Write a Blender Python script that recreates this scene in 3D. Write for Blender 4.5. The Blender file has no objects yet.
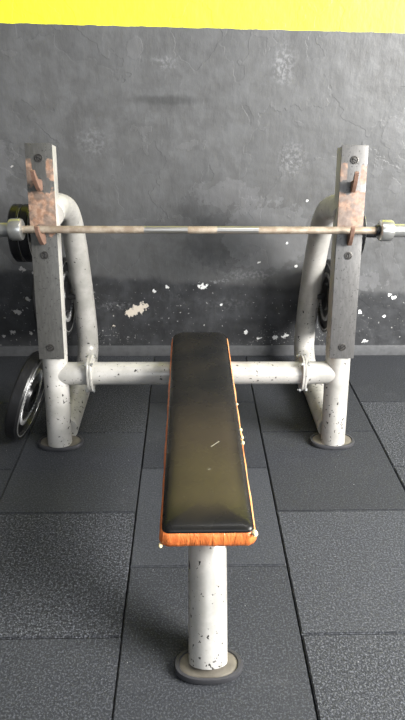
import bpy, bmesh, math, random
from mathutils import Vector, Matrix
random.seed(7)
sc = bpy.context.scene
col = sc.collection
PI = math.pi

# ------------------------------------------------------------------ materials
class NT:
    def __init__(s, name):
        s.m = bpy.data.materials.new(name); s.m.use_nodes = True
        s.t = s.m.node_tree; s.b = s.t.nodes['Principled BSDF']
    def n(s, kind, **kw):
        nd = s.t.nodes.new(kind)
        for k, v in kw.items(): setattr(nd, k, v)
        return nd
    def put(s, sock, v):
        if v is None: return
        if isinstance(v, bpy.types.NodeSocket): s.t.links.new(v, sock)
        else:
            if hasattr(sock.default_value, '__len__') and not hasattr(v, '__len__'): v = (v,)*len(sock.default_value)
            if hasattr(v, '__len__') and len(sock.default_value) == 4 and len(v) == 3: v = (*v, 1)
            sock.default_value = v
    def math(s, op, a, b=None, c=None, clamp=False):
        nd = s.n('ShaderNodeMath', operation=op, use_clamp=clamp)
        s.put(nd.inputs[0], a); s.put(nd.inputs[1], b)
        if c is not None: s.put(nd.inputs[2], c)
        return nd.outputs[0]
    def vmath(s, op, a, b=None):
        nd = s.n('ShaderNodeVectorMath', operation=op)
        s.put(nd.inputs[0], a)
        if b is not None: s.put(nd.inputs[1], b)
        return nd.outputs['Value'] if op in ('LENGTH', 'DISTANCE') else nd.outputs[0]
    def mix(s, f, a, b, mode='MIX'):
        nd = s.n('ShaderNodeMix', data_type='RGBA', blend_type=mode)
        s.put(nd.inputs[0], f); s.put(nd.inputs[6], a); s.put(nd.inputs[7], b)
        return nd.outputs[2]
    def noise(s, vec, scale, detail=4, rough=.55, color=False, dist=0):
        nd = s.n('ShaderNodeTexNoise'); s.put(nd.inputs['Vector'], vec)
        nd.inputs['Scale'].default_value = scale; nd.inputs['Detail'].default_value = detail
        nd.inputs['Roughness'].default_value = rough; nd.inputs['Distortion'].default_value = dist
        return nd.outputs['Color' if color else 0]
    def step(s, v, a, b):
        nd = s.n('ShaderNodeMapRange', interpolation_type='SMOOTHSTEP'); s.put(nd.inputs[0], v)
        nd.inputs[1].default_value = a; nd.inputs[2].default_value = b
        return nd.outputs[0]
    def obj(s): return s.n('ShaderNodeTexCoord').outputs['Object']
    def xyz(s, v):
        nd = s.n('ShaderNodeSeparateXYZ'); s.put(nd.inputs[0], v); return nd.outputs
    def bump(s, h, strength=.5, dist=.01, prev=None):
        nd = s.n('ShaderNodeBump'); s.put(nd.inputs['Height'], h)
        nd.inputs['Strength'].default_value = strength; nd.inputs['Distance'].default_value = dist
        if prev is not None: s.put(nd.inputs['Normal'], prev)
        return nd.outputs[0]
    def out(s, base=None, rough=None, metal=None, normal=None, spec=None, coat=None):
        s.put(s.b.inputs['Base Color'], base); s.put(s.b.inputs['Roughness'], rough)
        s.put(s.b.inputs['Metallic'], metal); s.put(s.b.inputs['Specular IOR Level'], spec)
        if normal is not None: s.put(s.b.inputs['Normal'], normal)
        if coat is not None: s.put(s.b.inputs['Coat Weight'], coat)
        return s.m

def mat_plain(name, base, rough=.5, metal=0, bump=None, var=.12, spec=None):
    t = NT(name); o = t.obj()
    f = t.noise(o, 40, 4)
    c = t.mix(f, tuple(x*(1-var) for x in base), tuple(min(1, x*(1+var)) for x in base))
    nm = t.bump(t.noise(o, bump[0], 4), bump[1], .002) if bump else None
    return t.out(c, rough, metal, nm, spec)

def mat_paint():
    t = NT('silver_paint'); o = t.obj(); z = t.xyz(o)[2]
    base = t.mix(t.step(t.noise(o, 9, 5), .38, .68), (.53, .515, .49), (.38, .37, .345))
    base = t.mix(t.step(t.noise(o, 150, 3), .55, .8), base, (.42, .40, .35))
    low = t.step(z, .75, .05)                            # more knocks towards the feet
    cells = t.noise(o, 70, 4, .55)
    area = t.noise(o, 11, 2)
    thr = t.math('ADD', t.math('MULTIPLY', low, .055), t.math('MULTIPLY', area, .17))
    v = t.math('ADD', cells, thr)
    chip = t.step(v, .775, .79)
    c = t.mix(chip, base, (.035, .032, .03))
    rusty = t.step(t.noise(o, 26, 4), .68, .76)
    c = t.mix(t.math('MULTIPLY', rusty, .35), c, (.26, .17, .10))
    h = t.math('SUBTRACT', t.math('MULTIPLY', t.noise(o, 90, 3), .15), chip)
    return t.out(c, t.math('ADD', .33, t.math('MULTIPLY', chip, .3)), .15, t.bump(h, .35, .0015), .5)

def mat_guard(name, steel, k):
    """bare steel guard plate: brushed, worn to rust around the hooks"""
    t = NT(name); o = t.obj(); x, y, z = t.xyz(o)
    st = t.vmath('MULTIPLY', o, (9, 9, 1.2))
    grain = t.noise(st, 14, 4)
    base = t.mix(t.step(grain, .3, .75), tuple(c*.88 for c in steel), tuple(c*1.14 for c in steel))
    base = t.mix(t.step(t.noise(o, 120, 2), .62, .7), base, tuple(c*.5 for c in steel))
    nz = t.noise(o, 21, 5, .6)
    zz = t.math('ADD', z, t.math('MULTIPLY', t.math('SUBTRACT', nz, .5), .13))
    a = t.math('MULTIPLY', t.step(zz, .868, .878), t.step(zz, 1.012, 1.0))
    ax = t.math('ABSOLUTE', t.math('SUBTRACT', t.math('ABSOLUTE', x), .5715))
    b = t.math('MULTIPLY', t.math('MULTIPLY', t.step(zz, 1.035, 1.045), t.step(zz, 1.105, 1.095)),
               t.step(t.math('ADD', ax, t.math('MULTIPLY', nz, .02)), .033, .037))
    rust = t.math('MULTIPLY', t.math('MAXIMUM', a, b), t.math('ADD', .45, t.math('MULTIPLY', t.step(t.noise(o, 38, 4), .40, .62), .55)))
    rc = t.mix(t.step(t.noise(o, 55, 4), .35, .65), (.25, .14, .09), (.40, .26, .185))
    c = t.mix(t.math('MULTIPLY', rust, k), base, rc)
    return t.out(c, t.math('ADD', .42, t.math('MULTIPLY', rust, .3)),
                 t.math('MULTIPLY', t.math('SUBTRACT', 1, rust), .45), t.bump(nz, .2, .002), .5)

def mat_shaft():
    t = NT('barbell_shaft_steel'); o = t.obj(); x = t.xyz(o)[0]
    sm = t.math('MAXIMUM', t.math('MULTIPLY', t.step(x, -.215, -.212), t.step(x, -.052, -.055)),
                t.math('MULTIPLY', t.step(x, .052, .055), t.step(x, .208, .205)))
    br = t.mix(t.step(t.noise(o, 30, 5), .35, .7), (.30, .235, .175), (.46, .39, .31))
    c = t.mix(sm, br, (.47, .45, .42))
    kn = t.n('ShaderNodeTexWave', wave_type='BANDS', bands_direction='DIAGONAL'); kn.inputs['Scale'].default_value = 160
    t.put(kn.inputs['Vector'], o)
    h = t.math('MULTIPLY', kn.outputs['Fac'], t.math('SUBTRACT', 1, sm))
    return t.out(c, t.math('SUBTRACT', .55, t.math('MULTIPLY', sm, .27)), t.math('ADD', .35, t.math('MULTIPLY', sm, .5)),
                 t.bump(h, .4, .0008))

def mat_vinyl():
    t = NT('black_vinyl'); o = t.obj(); x, y, z = t.xyz(o)
    c = t.mix(t.step(t.noise(o, 7, 4), .35, .7), (.011, .011, .011), (.02, .018, .015))
    # warm reflected sheen painted into the colour of the front half
    w = t.math('MULTIPLY', t.step(y, .12, -.25), t.step(t.math('ABSOLUTE', x), .115, .07))
    w = t.math('MULTIPLY', w, t.step(y, -.57, -.47))
    c = t.mix(t.math('MULTIPLY', w, .42), c, (.088, .066, .046))
    # pale scratches
    def line(p, q, wd):
        px, py = p; qx, qy = q; L = math.hypot(qx-px, qy-py); ux, uy = (qx-px)/L, (qy-py)/L
        dx = t.math('SUBTRACT', x, px); dy = t.math('SUBTRACT', y, py)
        al = t.math('ADD', t.math('MULTIPLY', dx, ux), t.math('MULTIPLY', dy, uy))
        ac = t.math('ABSOLUTE', t.math('SUBTRACT', t.math('MULTIPLY', dx, uy), t.math('MULTIPLY', dy, ux)))
        return t.math('MULTIPLY', t.math('MULTIPLY', t.math('GREATER_THAN', al, 0), t.math('LESS_THAN', al, L)), t.math('LESS_THAN', ac, wd))
    s = t.math('MAXIMUM', line((.018, -.255), (.044, -.226), .0010), line((.006, -.362), (.013, -.360), .0010))
    c = t.mix(s, c, (.5, .48, .4))
    return t.out(c, t.math('ADD', .20, t.math('MULTIPLY', t.noise(o, 12, 4), .14)), 0,
                 t.bump(t.noise(o, 5, 3), .25, .01, t.bump(t.noise(o, 900, 2), .08, .0005)), .24)

def mat_orange():
    t = NT('orange_vinyl'); o = t.obj()
    c = t.mix(t.step(t.noise(o, 26, 5), .35, .7), (.80, .22, .055), (.62, .14, .035))
    c = t.mix(t.math('MULTIPLY', t.step(t.xyz(o)[0], .112, .119), t.step(t.noise(o, 9, 4), .3, .6)), c, (.95, .52, .22))   # paler orange along the right side
    w = t.vmath('MULTIPLY', o, (3, 3, .5))
    return t.out(c, .38, 0, t.bump(t.noise(w, 22, 4, .5, dist=.6), .8, .006), .5)

CHIPS = [(-0.368,0.252,0.032,0.032),(-0.335,0.266,0.036,0.028),(-0.298,0.286,0.034,0.025),(-0.242,0.374,0.0100,0.0110),(-0.174,0.396,0.0100,0.0110),(0.013,0.401,0.0310,0.0160),(-0.909,0.492,0.0200,0.0140),(-0.900,0.329,0.0150,0.0110),(-0.962,0.256,0.0260,0.0170),(-1.004,0.141,0.0210,0.0120),(-1.056,0.118,0.0110,0.0090),(-0.909,0.135,0.0130,0.0120),(-0.857,0.470,0.0080,0.0080),(0.995,0.352,0.0130,0.0110),(1.024,0.338,0.0180,0.0130),(0.854,0.255,0.0090,0.0130),(0.987,0.232,0.0100,0.0110),(0.904,0.084,0.0170,0.0120),(-0.889,0.993,0.0090,0.0050),(0.248,0.139,0.0130,0.0150),(0.320,0.103,0.0170,0.0060),(0.407,0.109,0.0170,0.0120),(0.462,0.115,0.0210,0.0150),(0.489,0.509,0.0080,0.0080),(0.434,0.629,0.0060,0.0070),(0.516,0.837,0.0060,0.0060),(0.298,0.530,0.0100,0.0050),(-0.462,0.175,0.0100,0.0050),(0.109,0.301,0.0080,0.0080),(-0.587,0.222,0.0080,0.0090)]

def mat_wall():
    t = NT('wall_paint'); o = t.obj(); x, y, z = t.xyz(o)
    big = t.noise(o, 2.2, 4, .6); mid = t.noise(o, 11, 6, .62); fine = t.noise(o, 60, 5, .6)
    warp = t.vmath('SUBTRACT', t.noise(o, 24, 3, .6, color=True), (.5, .5, .5))
    # grey black paint, worn in patches
    c = t.mix(t.step(big, .3, .7), (.074, .074, .075), (.100, .101, .103))
    c = t.mix(t.step(mid, .35, .72), c, (.112, .114, .118))
    # layers of peeled paint with an outline of their own
    fl = t.noise(o, 2.3, 5, .5, dist=.2)
    patch = t.step(fl, .56, .566)
    patch2 = t.step(t.noise(t.vmath('ADD', o, (3.7, 0, 1.9)), 3.6, 5, .5, dist=.4), .60, .606)
    c = t.mix(t.math('MULTIPLY', patch, .22), c, (.07, .071, .074))
    c = t.mix(t.math('MULTIPLY', patch2, .22), c, (.15, .15, .155))
    edge = t.math('MULTIPLY', t.step(t.math('ABSOLUTE', t.math('SUBTRACT', fl, .563)), .004, .001), t.step(mid, .48, .62))
    c = t.mix(t.math('MULTIPLY', edge, .3), c, (.035, .035, .037))
    # darker, glossier band along the foot of the wall
    zz = t.math('ADD', z, t.math('MULTIPLY', t.math('SUBTRACT', t.noise(o, 5, 4), .5), .09))
    zz = t.math('ADD', zz, t.math('MULTIPLY', x, .06))
    band = t.step(zz, .445, .395)
    c = t.mix(t.math('MULTIPLY', band, .74), c, t.mix(t.step(mid, .4, .7), (.019, .020, .023), (.045, .047, .052)))
    # dusty scuffs
    def blob(cx, cz, a, b, dist=.02, lo=1.0, hi=.9):
        d = t.vmath('ADD', o, t.vmath('MULTIPLY', warp, (dist*2, 0, dist*2)))
        d = t.vmath('MULTIPLY', t.vmath('SUBTRACT', d, (cx, 0, cz)), (1/a, 0, 1/b))
        return t.step(t.vmath('LENGTH', d), lo, hi)
    sm = blob(-.16, 1.28, .22, .028, .01, 1.0, .3)
    c = t.mix(t.math('MULTIPLY', sm, .55), c, (.035, .036, .036))
    for (cx, cz, a, b, k) in [(.36, 1.42, .07, .11, .5), (-.16, 1.43, .08, .035, .4), (.43, 1.03, .10, .12, .35), (-.5, 1.1, .12, .1, .2),
                              (.25, .46, .18, .035, .55), (.1, .43, .07, .012, .7), (-.45, .29, .16, .03, .35), (.15, .3, .2, .05, .15), (.95, 1.2, .1, .1, .2)]:
        f = t.math('MULTIPLY', blob(cx, cz, a, b, .03, 1.0, .2), t.math('MULTIPLY', t.step(fine, .42, .66), k))
        c = t.mix(f, c, (.32, .325, .34))
    # sheets of paint that came off or were painted over, with sharp outlines
    for (cx, cz, a, b, k, cc) in [(-.03, .78, .07, .10, .22, (.045, .047, .05)), (.06, .64, .13, .13, .26, (.045, .047, .05)), (.13, .53, .12, .05, .3, (.045, .047, .05)), (.33, .66, .23, .17, .22, (.22, .225, .235)),
                                  (-.27, 1.08, .15, .13, .16, (.05, .05, .05)), (.12, .86, .17, .06, .2, (.2, .2, .21)), (.75, .42, .22, .05, .3, (.2, .2, .21)), (-.62, .75, .16, .2, .2, (.05, .05, .05)), (-1.0, 1.0, .12, .13, .25, (.17, .17, .18))]:
        c = t.mix(t.math('MULTIPLY', blob(cx, cz, a, b, .11, 1.0, .96), k), c, cc)
    # thin vertical drips and scratches
    dr = t.noise(t.vmath('MULTIPLY', o, (1, 1, .28)), 46, 4, .6)
    c = t.mix(t.math('MULTIPLY', t.step(dr, .62, .75), .13), c, (.26, .26, .265))
    # small crumbs of bare plaster near the floor
    cn = t.math('ADD', t.noise(o, 70, 2, .5), t.math('MULTIPLY', t.noise(o, 6, 2), .12))
    cr = t.math('MULTIPLY', t.step(cn, .745, .76), t.step(z, .5, .22))
    cr2 = t.math('MULTIPLY', t.math('MULTIPLY', t.step(t.noise(o, 95, 3), .60, .64), t.step(z, .19, .12)), t.step(t.noise(o, 5, 2), .5, .6))
    c = t.mix(t.math('MAXIMUM', cr, t.math('MULTIPLY', cr2, .6)), c, (.42, .42, .41))
    warp2 = t.vmath('SUBTRACT', t.noise(o, 55, 3, .6, color=True), (.5, .5, .5))
    # larger chips down to white plaster
    m = None
    for (cx, cz, a, b) in CHIPS:
        wf = max(a, b)*2.6
        d = t.vmath('ADD', o, t.vmath('MULTIPLY', warp2, (wf, 0, wf)))
        d = t.vmath('MULTIPLY', t.vmath('SUBTRACT', d, (cx, 0, cz)), (1.2/a, 0, 1.2/b))
        k = t.math('LESS_THAN', t.vmath('LENGTH', d), 1.0)
        m = k if m is None else t.math('MAXIMUM', m, k)
    c = t.mix(m, c, t.mix(t.step(x, -.8, -.5), (.42, .41, .40), t.mix(t.step(x, -.27, -.25), (.74, .66, .56), (.85, .85, .84))))
    # yellow band above, painted with a slightly wavy edge
    yz = t.math('ADD', t.math('ADD', z, t.math('MULTIPLY', x, .012)), t.math('MULTIPLY', t.math('SUBTRACT', t.noise(o, 14, 3), .5), .012))
    yel = t.step(yz, 1.5615, 1.5635)
    yel = t.math('MULTIPLY', yel, t.step(yz, 2.02, 2.017))
    c = t.mix(yel, c, (.93, .92, .04))
    h = t.math('ADD', t.math('MULTIPLY', mid, .8), t.math('MULTIPLY', dr, .38))
    h = t.math('ADD', h, t.math('MULTIPLY', patch, -.2))
    h = t.math('ADD', h, t.math('MULTIPLY', patch2, .16))
    h = t.math('SUBTRACT', h, t.math('MULTIPLY', m, .5))
    nm = t.bump(big, .35, .04, t.bump(h, .55, .005, t.bump(fine, .4, .0015)))
    r = t.math('SUBTRACT', t.math('ADD', .44, t.math('MULTIPLY', mid, .12)), t.math('MULTIPLY', band, .10))
    return t.out(c, t.math('ADD', r, t.math('MULTIPLY', m, .3)), 0, nm, .5)

def mat_floor():
    t = NT('rubber_crumb_tile'); o = t.obj()
    at = t.n('ShaderNodeVertexColor', layer_name='tile'); sep = t.n('ShaderNodeSeparateColor')
    t.t.links.new(at.outputs[0], sep.inputs[0]); tone, coarse, seed = sep.outputs[0], sep.outputs[1], sep.outputs[2]
    base = t.mix(t.noise(o, 3, 4), (.044, .048, .056), (.060, .065, .075))
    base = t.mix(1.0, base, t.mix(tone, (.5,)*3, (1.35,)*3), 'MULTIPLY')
    g1 = t.noise(o, 190, 3, .7); g2 = t.noise(o, 120, 3, .7)
    sp = t.step(g1, .50, .60)
    base = t.mix(t.math('MULTIPLY', sp, t.math('ADD', .14, t.math('MULTIPLY', coarse, .5))), base, (.27, .285, .32))
    dk = t.step(g2, .54, .44)
    base = t.mix(t.math('MULTIPLY', dk, t.math('ADD', .2, t.math('MULTIPLY', coarse, .55))), base, (.012, .013, .015))
    dust = t.step(t.noise(o, 6, 6, .7), .55, .8)
    base = t.mix(t.math('MULTIPLY', dust, .3), base, (.12, .12, .125))
    dots = t.step(t.noise(o, 130, 1), .785, .80)
    base = t.mix(dots, base, (.4, .4, .4))
    h = t.math('MULTIPLY', t.math('ADD', g1, g2), t.math('ADD', .35, coarse))
    return t.out(base, .66, 0, t.bump(h, .8, .004), .3)

M = dict(
    paint=mat_paint(), guardL=mat_guard('steel_guard_dark', (.12, .118, .112), 1.0), guardR=mat_guard('steel_guard_light', (.135, .132, .13), .8),
    shaft=mat_shaft(), vinyl=mat_vinyl(), orange=mat_orange(), wall=mat_wall(), floor=mat_floor(),
    chrome=mat_plain('worn_chrome', (.55, .55, .53), .3, .85, (120, .2), .25),
    iron=mat_plain('black_iron', (.012, .012, .013), .32, .2, (90, .5), .3),
    ironlight=mat_plain('light_iron_edge', (.50, .50, .50), .32, .7, (90, .4), .4),
    rubber=mat_plain('grey_rubber', (.045, .045, .05), .42, 0, (80, .3), .3),
    footsteel=mat_plain('worn_foot_steel', (.15, .135, .11), .5, .1, (60, .5), .45),
    rust=mat_plain('rusty_hook_steel', (.22, .13, .095), .55, .3, (90, .6), .4),
    bolt=mat_plain('bolt_steel', (.09, .085, .08), .38, .7, (90, .3), .3),
    foam=mat_plain('torn_foam', (.80, .70, .42), .9, 0, (200, .8), .2),
    board=mat_plain('plywood_board', (.12, .09, .06), .7),
    sidewall=mat_plain('side_wall_paint', (.10, .10, .10), .5), ceiling=mat_plain('ceiling_paint', (.30, .30, .30), .8),
    under=mat_plain('subfloor_dark', (.01, .01, .011), .9),
    skirt=mat_plain('skirting_grey', (.10, .102, .107), .5, 0, (40, .8), .35),
)

# ------------------------------------------------------------------ mesh helpers
def link(name, bm, mats, parent=None, loc=(0, 0, 0), smooth=True, ang=35):
    bmesh.ops.recalc_face_normals(bm, faces=bm.faces)
    for e in bm.edges:
        if len(e.link_faces) == 2 and e.calc_face_angle(0) > math.radians(ang): e.smooth = False
    for f in bm.faces: f.smooth = smooth
    me = bpy.data.meshes.new(name); bm.to_mesh(me); bm.free()
    for m in (mats if isinstance(mats, (list, tuple)) else [mats]): me.materials.append(m)
    o = bpy.data.objects.new(name, me); col.objects.link(o); o.location = loc
    if parent: o.parent = parent
    return o
def thing(name, label, cat, loc, group=None):
    o = bpy.data.objects.new(name, None); col.objects.link(o); o.location = loc; o.empty_display_size = .1
    tag(o, label, cat, group); return o
def tag(o, label=None, cat=None, group=None, kind=None):
    for k, v in (('label', label), ('category', cat), ('group', group), ('kind', kind)):
        if v: o[k] = v
    return o
def rings(bm, rr, cap=(True, True), closed=True, mi=0):
    """skin a list of rings (lists of points) and cap its ends"""
    vs = [[bm.verts.new(p) for p in r] for r in rr]
    for a, b in zip(vs, vs[1:]):
        n = len(a)
        for i in range(n if closed else n-1):
            f = bm.faces.new((a[i], a[(i+1) % n], b[(i+1) % n], b[i])); f.material_index = mi
    if cap[0]: bm.faces.new(vs[0][::-1]).material_index = mi
    if cap[1]: bm.faces.new(vs[-1]).material_index = mi
    return vs
def tube(bm, pts, r, n=28, cap=(True, True)):
    pts = [Vector(p) for p in pts]; out = []
    T0 = (pts[1]-pts[0]).normalized()
    ref = Vector((1, 0, 0)) if abs(T0.x) < .9 else Vector((0, 0, 1))
    N = (ref - ref.dot(T0)*T0).normalized()
    for i, p in enumerate(pts):
        a = pts[max(i-1, 0)]; b = pts[min(i+1, len(pts)-1)]
        T = (b-a).normalized(); N = (N - N.dot(T)*T).normalized(); B = T.cross(N)
        rad = r[i] if isinstance(r, (list, tuple)) else r
        out.append([p + rad*(math.cos(2*PI*k/n)*N + math.sin(2*PI*k/n)*B) for k in range(n)])
    rings(bm, out, cap)
def smooth_path(P, k=8):
    P = [Vector(p) for p in P]; o = []
    for i in range(len(P)-1):
        p0 = P[max(i-1, 0)]; p1 = P[i]; p2 = P[i+1]; p3 = P[min(i+2, len(P)-1)]
        for j in range(k):
            t = j/k
            o.append(.5*((2*p1)+(p2-p0)*t+(2*p0-5*p1+4*p2-p3)*t*t+(3*p1-p0-3*p2+p3)*t**3))
    o.append(P[-1]); return o
def box(bm, x0, x1, y0, y1, z0, z1, bev=.002, mtx=None, mi=0, seg=2):
    b2 = bmesh.new(); bmesh.ops.create_cube(b2, size=1)
    for v in b2.verts: v.co = Vector(((x0+x1)/2+v.co.x*(x1-x0), (y0+y1)/2+v.co.y*(y1-y0), (z0+z1)/2+v.co.z*(z1-z0)))
    if bev: bmesh.ops.bevel(b2, geom=b2.edges[:], offset=bev, segments=seg, affect='EDGES', profile=.6)
    merge(bm, b2, mtx, mi)
def merge(bm, b2, mtx=None, mi=0):
    mp = {}
    for v in b2.verts: mp[v] = bm.verts.new(mtx @ v.co if mtx else v.co)
    for f in b2.faces:
        g = bm.faces.new([mp[v] for v in f.verts]); g.material_index = mi
    b2.free()
def lathe_x(bm, prof, n=64, mtx=None, mi=0):
    """revolve (x, r) pairs about the X axis; a closed profile gives a ring with a bore"""
    b2 = bmesh.new()
    vs = [[b2.verts.new((x, r*math.cos(2*PI*k/n), r*math.sin(2*PI*k/n))) for k in range(n)] for x, r in prof]
    m = len(vs)
    for i in range(m):
        a, b = vs[i], vs[(i+1) % m]
        for k in range(n): b2.faces.new((a[k], a[(k+1) % n], b[(k+1) % n], b[k]))
    merge(bm, b2, mtx, mi)
def oval(a, b, z, n=56, p=2.3, cx=0, cy=0):
    o = []
    for k in range(n):
        t = 2*PI*k/n; c, s = math.cos(t), math.sin(t)
        o.append(Vector((cx+a*math.copysign(abs(c)**(2/p), c), cy+b*math.copysign(abs(s)**(2/p), s), z)))
    return o

# ------------------------------------------------------------------ the setting
WY = 2.82
bm = bmesh.new()
vs = [bm.verts.new(p) for p in [(-2.6, 0, 0), (2.6, 0, 0), (2.6, 0, 3.0), (-2.6, 0, 3.0), (-2.6, .2, 0), (2.6, .2, 0), (2.6, .2, 3.0), (-2.6, .2, 3.0)]]
for f in ((0, 1, 2, 3), (5, 4, 7, 6), (0, 4, 5, 1), (3, 2, 6, 7), (0, 3, 7, 4), (1, 5, 6, 2)): bm.faces.new([vs[i] for i in f])
tag(link('wall_back', bm, M['wall'], loc=(0, WY, 0), smooth=False), kind='structure')
bm = bmesh.new()
box(bm, -2.6, 2.6, WY-.012, WY, 0, .062, .006)
tag(link('baseboard_back', bm, M['skirt']), kind='structure')

bm = bmesh.new(); lay = bm.loops.layers.color.new('tile')
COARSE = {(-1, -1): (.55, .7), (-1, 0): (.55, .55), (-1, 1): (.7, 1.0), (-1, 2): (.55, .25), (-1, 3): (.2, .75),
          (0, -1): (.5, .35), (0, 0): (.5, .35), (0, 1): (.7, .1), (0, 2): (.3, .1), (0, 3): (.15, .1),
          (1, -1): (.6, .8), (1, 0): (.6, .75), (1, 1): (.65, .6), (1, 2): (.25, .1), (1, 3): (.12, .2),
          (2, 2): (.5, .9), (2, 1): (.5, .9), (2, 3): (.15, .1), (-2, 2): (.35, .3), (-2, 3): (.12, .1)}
for i in range(-5, 6):
    off = 1.067 if abs(i) == 1 or abs(i) == 3 or abs(i) == 5 else 1.317
    for j in range(-6, 5):
        # rows counted so that row 1 starts at the offset of its column
        y0 = off + (j-1)*.5; y1 = y0+.5
        if y0 > WY-.012 - .02: continue
        y1 = min(y1, WY-.002); x0 = -.25+.5*i; x1 = x0+.5; g = .0018
        wob = [random.uniform(-.0012, .0012) for _ in range(4)]
        b2 = bmesh.new(); bmesh.ops.create_cube(b2, size=1)
        hz = random.uniform(-.0012, .0008)
        for v in b2.verts:
            v.co = Vector((x0+g+wob[0] if v.co.x < 0 else x1-g+wob[1], y0+.0012 if v.co.y < 0 else y1-.0012, -.02 if v.co.z < 0 else hz*0))
        bmesh.ops.bevel(b2, geom=[e for e in b2.edges if all(v.co.z > -.01 for v in e.verts)], offset=.0035, segments=2, affect='EDGES')
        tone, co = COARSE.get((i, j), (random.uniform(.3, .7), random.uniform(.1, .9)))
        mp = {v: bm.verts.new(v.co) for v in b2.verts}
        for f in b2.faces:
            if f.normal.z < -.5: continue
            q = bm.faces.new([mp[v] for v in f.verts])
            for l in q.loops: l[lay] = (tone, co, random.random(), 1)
        b2.free()
fl = tag(link('floor', bm, M['floor'], smooth=False), kind='structure')
for l in (fl,): pass
b = bmesh.new(); box(b, -3, 3, -2.5, WY, -.05, -.0195, 0)
tag(link('floor', b, M['under'], smooth=False), kind='structure')

bm = bmesh.new(); box(bm, -2.4, -2.3, -4.2, WY, 0, 3.0, 0)
tag(link('wall_left', bm, M['sidewall'], smooth=False), kind='structure')
bm = bmesh.new(); box(bm, -2.4, 3.6, -4.2, WY+.2, 3.0, 3.1, 0)
tag(link('ceiling', bm, M['ceiling'], smooth=False), kind='structure')
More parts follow.
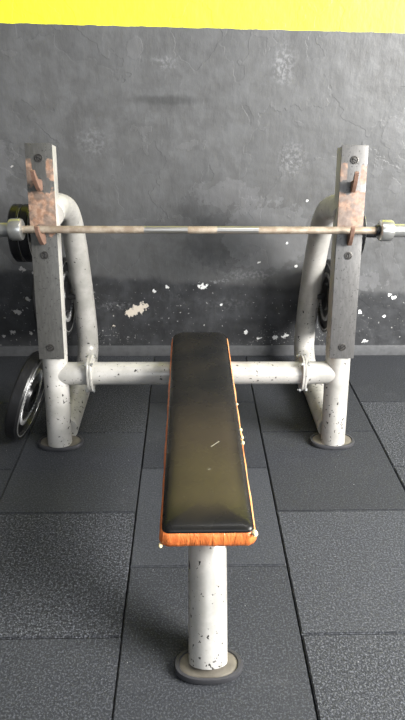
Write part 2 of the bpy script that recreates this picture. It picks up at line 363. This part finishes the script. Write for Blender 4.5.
# ------------------------------------------------------------------ the bench press
OX = -.0275                                           # centre line of the rack
bench = thing('weight_bench', 'flat bench press with black and orange pad on silver tube frame with barbell uprights', 'weight bench', (OX, 0, 0))
LEAN = math.atan(.222)
def up(s, n=0):                                       # point on the leaning upright: s up its axis, n out of its front
    return (1.972 + s*math.sin(LEAN) - n*math.cos(LEAN), s*math.cos(LEAN) + n*math.sin(LEAN))
S0, S1 = .386, 1.178
for sx in (-1, 1):
    X = .5695*sx
    mt = Matrix.Translation((X, 1.972, 0)) @ Matrix.Rotation(-LEAN, 4, 'X')     # local z up the axis, -y forward
    bm = bmesh.new()
    tube(bm, [(X, *up(.012)), (X, *up(.2)), (X, *up(S0+.03))], .0495, 36)
    box(bm, -.0475, .0475, -.0475, .022, S0+.004, S1, .004, mt)
    # stub of the cross tube as far as the flange
    tube(bm, [(X, 2.040, .306), (X-sx*.136, 2.040, .306)], .046, 32)
    upr = link('upright', bm, M['paint'], bench)
    tag(upr, 'silver painted leaning upright')
    # steel guard plate folded over the front
    bm = bmesh.new()
    box(bm, -.0487, .0487, -.0535, -.0475, S0, S1+.003, .002, mt)
    gp = link('guard_plate', bm, M['guardL'] if sx < 0 else M['guardR'], upr)
    tag(gp, 'bare steel guard plate worn to rust around the hooks')
    # slotted round bolts
    for s, a in ((1.130, .5), (.787, 1.45), (.433, -.6)):
        b2 = bmesh.new()
        prof = [(0, .0), (0, .0135), (.003, .0135), (.0045, .0115), (.0045, 0)]
        n = 24
        rr = [[Vector((r*math.cos(2*PI*k/n), -.0535-d, s+r*math.sin(2*PI*k/n))) for k in range(n)] for d, r in [(0, .0145), (.003, .0145), (.0035, .012), (.0015, .0105), (.0015, .009), (.004, .0075)]]
        rings(b2, rr)
        b3 = bmesh.new()
        box(b3, -.0095, .0095, -.0012, .0012, -.0012, .0012, 0)
        merge(b2, b3, Matrix.Translation((0, -.0578, s)) @ Matrix.Rotation(a, 4, 'Y'), 1)
        bm = bmesh.new(); mp = {v: bm.verts.new(mt @ v.co) for v in b2.verts}
        for f in b2.faces: bm.faces.new([mp[v] for v in f.verts]).material_index = f.material_index
        b2.free(); link('bolt', bm, [M['bolt'], M['under']], upr)
    # bar hooks: flat bars welded to the plate, rising forward
    for s, ln, nm in ((1.040, 1.0, 'hook'), (.850, 1.0, 'hook')):
        bm = bmesh.new()
        prof = [(.053, -.020), (.053, .010), (.062, .0168), (.090, .0168), (.104, .028), (.120, .046), (.127, .041), (.113, .012), (.090, -.012), (.072, -.025)]
        b2 = bmesh.new()
        sk = lambda n_: -.12*(n_-.053)
        L_ = [b2.verts.new((-.0075+sk(n_), -n_, s+z_)) for n_, z_ in prof]
        R_ = [b2.verts.new((.0075+sk(n_), -n_, s+z_)) for n_, z_ in prof]
        b2.faces.new(L_); b2.faces.new(R_[::-1])
        for k in range(len(prof)): b2.faces.new((L_[k], R_[k], R_[(k+1) % len(prof)], L_[(k+1) % len(prof)]))
        bmesh.ops.recalc_face_normals(b2, faces=b2.faces)
        bmesh.ops.bevel(b2, geom=b2.edges[:], offset=.0012, segments=1, affect='EDGES')
        merge(bm, b2, mt)
        link('bar_hook', bm, M['rust'], upr, ang=25)
    # oval foot plate in a rubber shoe
    bm = bmesh.new(); cx, cy = X, 1.985
    rings(bm, [oval(.089, .052, 0, cx=cx, cy=cy), oval(.093, .056, .004, cx=cx, cy=cy), oval(.094, .057, .012, cx=cx, cy=cy), oval(.091, .054, .018, cx=cx, cy=cy),
               oval(.084, .048, .019, cx=cx, cy=cy), oval(.081, .045, .014, cx=cx, cy=cy)])
    link('rubber_foot', bm, M['rubber'], upr)
    bm = bmesh.new()
    rings(bm, [oval(.082, .047, .010, cx=cx, cy=cy), oval(.082, .047, .0150, cx=cx, cy=cy), oval(.078, .0455, .0165, cx=cx, cy=cy), oval(.060, .044, .018, cx=cx, cy=cy)])
    link('foot_plate', bm, M['footsteel'], upr)
    # curved rear brace
    P = [(2.165, .915), (2.24, .925), (2.35, .905), (2.46, .865), (2.535, .79), (2.585, .68), (2.62, .55), (2.65, .42), (2.668, .30), (2.675, .20), (2.655, .115), (2.58, .065), (2.46, .0515), (2.25, .0515), (2.02, .0515)]
    bm = bmesh.new(); tube(bm, smooth_path([(X + (.018 if sx < 0 else -.006), y, z) for y, z in P], 5), .0515, 28)
    tag(link('rear_brace', bm, M['paint'], bench), 'curved silver tube brace behind the upright')
    # storage pegs for weight plates
    for (y, z, x0, x1, by, bz) in ((2.27, .816, .55, .755 if sx > 0 else .80, 2.27, .90), (2.612, .42, .58 if sx < 0 else .592, .79 if sx < 0 else .66, 2.64, .43)):
        bm = bmesh.new(); tube(bm, [(sx*x0, y, z), (sx*x1, y, z)], .0135, 20)
        pg = link('storage_peg', bm, M['iron'], bench)
        if bz < .8: continue
        bm = bmesh.new()
        box(bm, X-.006, X+.006, y-.02, y+.02, z-.02, bz, .001)
        link('peg_bracket', bm, M['iron'], pg)
    # bolted flanges of the cross tube
    for k in (0, 1):
        fx = X - sx*(.136 + .010*k)
        bm = bmesh.new()
        rr = [[Vector((fx + sx*.0045*d, 2.040+q.x, .306+q.y)) for q in oval(.060-e, .073-e, 0, 40, 2.6)] for d, e in ((-1, .001), (-.7, 0), (.7, 0), (1, .001))]
        rings(bm, rr); fg = link('flange', bm, M['paint'], bench)
        if k == 0:
            for dy, dz in ((-.038, .058), (.038, .058), (-.038, -.058), (.038, -.058)):
                bm = bmesh.new(); c = (fx-sx*.005, 2.040+dy, .306+dz)
                def hexr(x, r): return [Vector((c[0]+x, c[1]+r*math.cos(PI/3*q), c[2]+r*math.sin(PI/3*q))) for q in range(6)]
                rings(bm, [hexr(-.017, .006), hexr(-.016, .0085), hexr(-.0095, .0085)])
                rings(bm, [hexr(.0095, .0085), hexr(.016, .0085), hexr(.017, .006)])
                tube(bm, [(c[0]-.023, c[1], c[2]), (c[0]+.0098, c[1], c[2])], .0042, 10)
                link('flange_bolt', bm, M['chrome'], fg)
# cross tube between the flanges
bm = bmesh.new(); tube(bm, [(-.4205, 2.040, .306), (.4205, 2.040, .306)], .046, 36)
link('cross_tube', bm, M['paint'], bench)
# spine under the pad running down into the front leg
BX = -.0125-OX
LS = .60
bm = bmesh.new()
leg = [(BX, .982, .014), (BX, .982+LS*.10, .114), (BX, .982+LS*.19, .204)]
LR = .0515
tube(bm, leg + [(BX, 1.128, .243), (BX, 1.17, .277), (BX, 1.23, .290)], LR, 40)
lg = link('front_leg', bm, M['paint'], bench); tag(lg, 'chipped silver round front leg')
bm = bmesh.new(); tube(bm, [(BX, 1.19, .292), (BX, 2.02, .292)], .040, 28)
link('spine_tube', bm, M['paint'], bench)
cx, cy = BX+.001, .972
bm = bmesh.new()
rings(bm, [oval(.084, .045, 0, cx=cx, cy=cy), oval(.089, .050, .004, cx=cx, cy=cy), oval(.090, .051, .014, cx=cx, cy=cy), oval(.087, .0485, .020, cx=cx, cy=cy),
           oval(.078, .043, .021, cx=cx, cy=cy), oval(.075, .041, .015, cx=cx, cy=cy)])
link('rubber_foot', bm, M['rubber'], lg)
bm = bmesh.new()
rings(bm, [oval(.077, .0425, .010, cx=cx, cy=cy), oval(.077, .0425, .016, cx=cx, cy=cy), oval(.072, .041, .018, cx=cx, cy=cy), oval(.058, .040, .020, cx=cx, cy=cy)])
link('foot_plate', bm, M['footsteel'], lg)

# the pad
def rrect(hw, y0, y1, rn, rf, z, k=8, m=14):
    """rounded rectangle, corner radius rn at the near end and rf at the far end, evenly divided straight sides"""
    o = []
    def arc(cx, cy, r, a0):
        for i in range(k+1):
            a = a0+PI/2*i/k; o.append(Vector((cx+r*math.cos(a), cy+r*math.sin(a), z)))
    def seg(a, b, n):
        for i in range(1, n): o.append(a.lerp(b, i/n))
    arc(-hw+rn, y0+rn, rn, PI); s = o[-1]; e = Vector((hw-rn, y0, z)); seg(s, e, m)
    arc(hw-rn, y0+rn, rn, 1.5*PI); s = o[-1]; e = Vector((hw, y1-rf, z)); seg(s, e, m*4)
    arc(hw-rf, y1-rf, rf, 0); s = o[-1]; e = Vector((-hw+rf, y1, z)); seg(s, e, m)
    arc(-hw+rf, y1-rf, rf, .5*PI); s = o[-1]; e = Vector((-hw, y0+rn, z)); seg(s, e, m*4)
    return o
PY = 1.64                                              # the pad's own middle
Y0, Y1 = 1.048-PY, 2.252-PY
HW = .1215
pad_loc = (BX-.002, PY, 0)
rnd = random.Random(3)
def prr(i, z, j=0):
    R = rrect(HW-i, Y0+i, Y1-i, max(.022-i*.3, .004), max(.048-i*.3, .01), z)
    if j:
        n = len(R)
        for k, p in enumerate(R):
            w = math.sin(k*.9)*.5+math.sin(k*.37+1.3)*.5 + rnd.uniform(-.5, .5)
            d = Vector((p.x, p.y*.2 if abs(p.y) < .5 else p.y, 0)).normalized()
            p += d*j*w; p.z += j*.5*math.sin(k*.61)
    return R
bm = bmesh.new()
rr = [prr(.0085, .3865), prr(.0070, .3885), prr(.0085, .3935), prr(.0135, .3985), prr(.022, .4025), prr(.036, .4055), prr(.055, .408), prr(.08, .4095), prr(.10, .410)]
rings(bm, rr, (False, True))
pad = link('pad', bm, M['vinyl'], bench, pad_loc, ang=60)
tag(pad, 'black vinyl bench pad with worn shiny top')
bm = bmesh.new()
rr = [prr(.030, .3435), prr(.010, .345), prr(.003, .350, .0012), prr(.0, .360, .0016), prr(.001, .370, .0016), prr(.003, .380, .0012), prr(.0068, .3875, .0006), prr(.0095, .3885)]
rings(bm, rr, (True, True))
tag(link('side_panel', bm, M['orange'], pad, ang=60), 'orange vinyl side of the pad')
for (x, y, z, s) in ((HW-.008, Y0+.010, .386, .0065), (HW-.003, Y0+.014, .379, .005), (HW-.005, -.205, .389, .0055), (HW-.005, -.135, .389, .005), (HW-.005, .02, .389, .004), (-HW+.004, Y0+.006, .352, .005), (HW-.004, -.175, .388, .0045)):
    bm = bmesh.new(); bmesh.ops.create_icosphere(bm, subdivisions=3, radius=s)
    for v in bm.verts:
        v.co *= 1+rnd.uniform(-.22, .22); v.co.y *= 1.7; v.co.z *= .6; v.co += Vector((x, y, z))
    link('foam_tuft', bm, M['foam'], pad, ang=180)
bm = bmesh.new(); box(bm, -.10, .10, Y0+.05, Y1-.05, .331, .345, .002)
link('pad_board', bm, M['board'], pad)

# ------------------------------------------------------------------ the barbell
BY, BZ = 2.0885, .8765
bar = thing('barbell', 'straight steel barbell with worn brown grip lying in the lower hooks', 'barbell', (-.0105, BY, BZ))
bm = bmesh.new(); tube(bm, [(-.70, 0, 0), (-.35, 0, 0), (0, 0, 0), (.35, 0, 0), (.70, 0, 0)], .0135, 28)
tag(link('shaft', bm, M['shaft'], bar), 'brown knurled shaft with two bright smooth sections')
for sx in (-1, 1):
    bm = bmesh.new()
    prof = [(x*sx, r) for x, r in ((.655, .0137), (.655, .033), (.658, .0375), (.664, .0395), (.695, .0395), (.701, .037), (.703, .033), (.703, .0137))]
    lathe_x(bm, prof, 48); tag(link('collar', bm, M['chrome'], bar), 'chrome collar')
    bm = bmesh.new()
    rr = []
    for x, r in ((.704, .0245), (1.083, .0245), (1.087, .021)):
        rr.append([Vector((x*sx, r*math.cos(2*PI*k/32), r*math.sin(2*PI*k/32))) for k in range(32)])
    rings(bm, rr); link('sleeve', bm, M['chrome'], bar)
    # little ring pin of the collar on the right
bm = bmesh.new(); tube(bm, [(.642, 0, 0), (.656, 0, 0)], .020, 24); link('collar_ring', bm, M['iron'], bar)

# ------------------------------------------------------------------ weight plates
def plate(name, label, R, T, loc, bore=.0145, group=None, rim=.14, teeth=False, rot=None, edge=True):
    th = thing(name, label, 'weight plate', loc, group or 'black weight plates stored around the rack')
    bm = bmesh.new(); h = T/2
    a = R*(1-rim)
    prof = [(-h, bore+.002), (-h, .038*R/.11), (-h*.45, .042*R/.11), (-h*.45, a), (-h, a+.004), (-h, R-.005), (-h*.7, R), (h*.7, R), (h, R-.005), (h, a+.004), (h*.45, a), (h*.45, .042*R/.11), (h, .038*R/.11), (h, bore+.002), (h*.9, bore), (-h*.9, bore)]
    lathe_x(bm, prof, 72)
    o = link('disc', bm, M['iron'], th, ang=30)
    if edge:  # thin pale ring set along the rim on both faces
        for s in (-1, 1):
            bm = bmesh.new()
            lathe_x(bm, [(s*(h-.0002), a+.0045), (s*(h+.0009), a+.005), (s*(h+.0009), a+.0085), (s*(h-.0002), a+.009)], 72)
            tag(link('rim_edge', bm, M['ironlight'], th), 'thin bright ring along the rim')
    if teeth:
        bm = bmesh.new()
        ts = -1 if loc[0] > 0 else 1
        for k in range(46):
            an = 2*PI*k/46; r = R*.60
            b2 = bmesh.new()
            box(b2, h*.40, h*.45+.009, -.005, .005, -.009, .009, .002)
            for v in b2.verts: v.co.x *= ts
            merge(bm, b2, Matrix.Rotation(an, 4, 'X') @ Matrix.Translation((0, 0, r)) @ Matrix.Rotation(.5, 4, 'X'))
        tag(link('toothed_ring', bm, M['ironlight'], th, ang=60), 'bright toothed ring')
    if rot: th.rotation_euler = rot
    return th
plate('weight_plate', 'small black weight plate on upper left peg, closest to the left upright', .113, .036, (-.691, 2.27, .816))
plate('weight_plate', 'small black weight plate on upper left peg, outermost of the two', .113, .036, (-.731, 2.27, .816))
plate('weight_plate', 'small black weight plate mostly hidden behind the right upright, on the upper peg', .098, .030, (.612, 2.27, .816))
plate('weight_plate', 'medium black weight plate low behind the left upright, toothed ring showing beside curved brace', .188, .036, (-.662, 2.612, .42), teeth=True)
plate('weight_plate', 'medium black weight plate low behind the left upright, outermost one past its left edge', .188, .044, (-.745, 2.612, .42))
plate('weight_plate', 'medium black weight plate low behind the right upright', .180, .036, (.619, 2.612, .42), teeth=True)
plate('weight_plate', 'large black weight plate standing on the floor, leaning against the left upright', .188, .050, (-.732, 2.066, .1875), rim=.14, teeth=True, rot=(0, .292, -.10), bore=.026)

# ------------------------------------------------------------------ light of the room
w = bpy.data.worlds.new('gym_daylight'); sc.world = w; w.use_nodes = True
nt = w.node_tree; bg = nt.nodes['Background']
bg.inputs[0].default_value = (.80, .88, 1.0, 1); bg.inputs[1].default_value = .14
def area(name, loc, target, sx, sy, e, c=(1, 1, 1)):
    l = bpy.data.lights.new(name, 'AREA'); l.shape = 'RECTANGLE'; l.size = sx; l.size_y = sy; l.energy = e; l.color = c
    o = bpy.data.objects.new(name, l); col.objects.link(o); o.location = loc
    o.rotation_euler = (Vector(target)-Vector(loc)).to_track_quat('-Z', 'Y').to_euler()
    return o
area('window_light_right', (3.0, .3, 2.0), (0, 2.3, .5), 1.8, 1.4, 470, (1, .98, .94))
area('door_light_front', (.8, -3.2, 2.3), (0, 2.5, .9), 3.4, 2.2, 85, (.88, .94, 1))
area('overhead_fill', (0.6, 1.2, 2.95), (0.6, 1.2, 0), 1.2, .3, 14, (1, 1, 1))  # added fill light under the ceiling, not a real fitting

# ------------------------------------------------------------------ camera
F, TH, PS, RO, H, CX = 570.84, .46867, .026124, .0093693, 1.39819, -.060063
fw = Vector((math.sin(PS)*math.cos(TH), math.cos(PS)*math.cos(TH), -math.sin(TH)))
rt = Vector((math.cos(PS), -math.sin(PS), 0)); upv = rt.cross(fw)
r2 = math.cos(RO)*rt + math.sin(RO)*upv; u2 = -math.sin(RO)*rt + math.cos(RO)*upv
cam = bpy.data.cameras.new('camera'); co = bpy.data.objects.new('camera', cam); col.objects.link(co)
m = Matrix((r2, u2, -fw)).transposed().to_4x4(); m.translation = (CX, 0, H)
co.matrix_world = m
cam.sensor_fit = 'VERTICAL'; cam.sensor_height = 24; cam.lens = F/720*24; cam.clip_start = .02
sc.camera = co
sc.view_settings.view_transform = 'Standard'; sc.view_settings.look = 'None'
sc.view_settings.exposure = 0.0; sc.view_settings.gamma = 1; sc.view_settings.use_curve_mapping = False
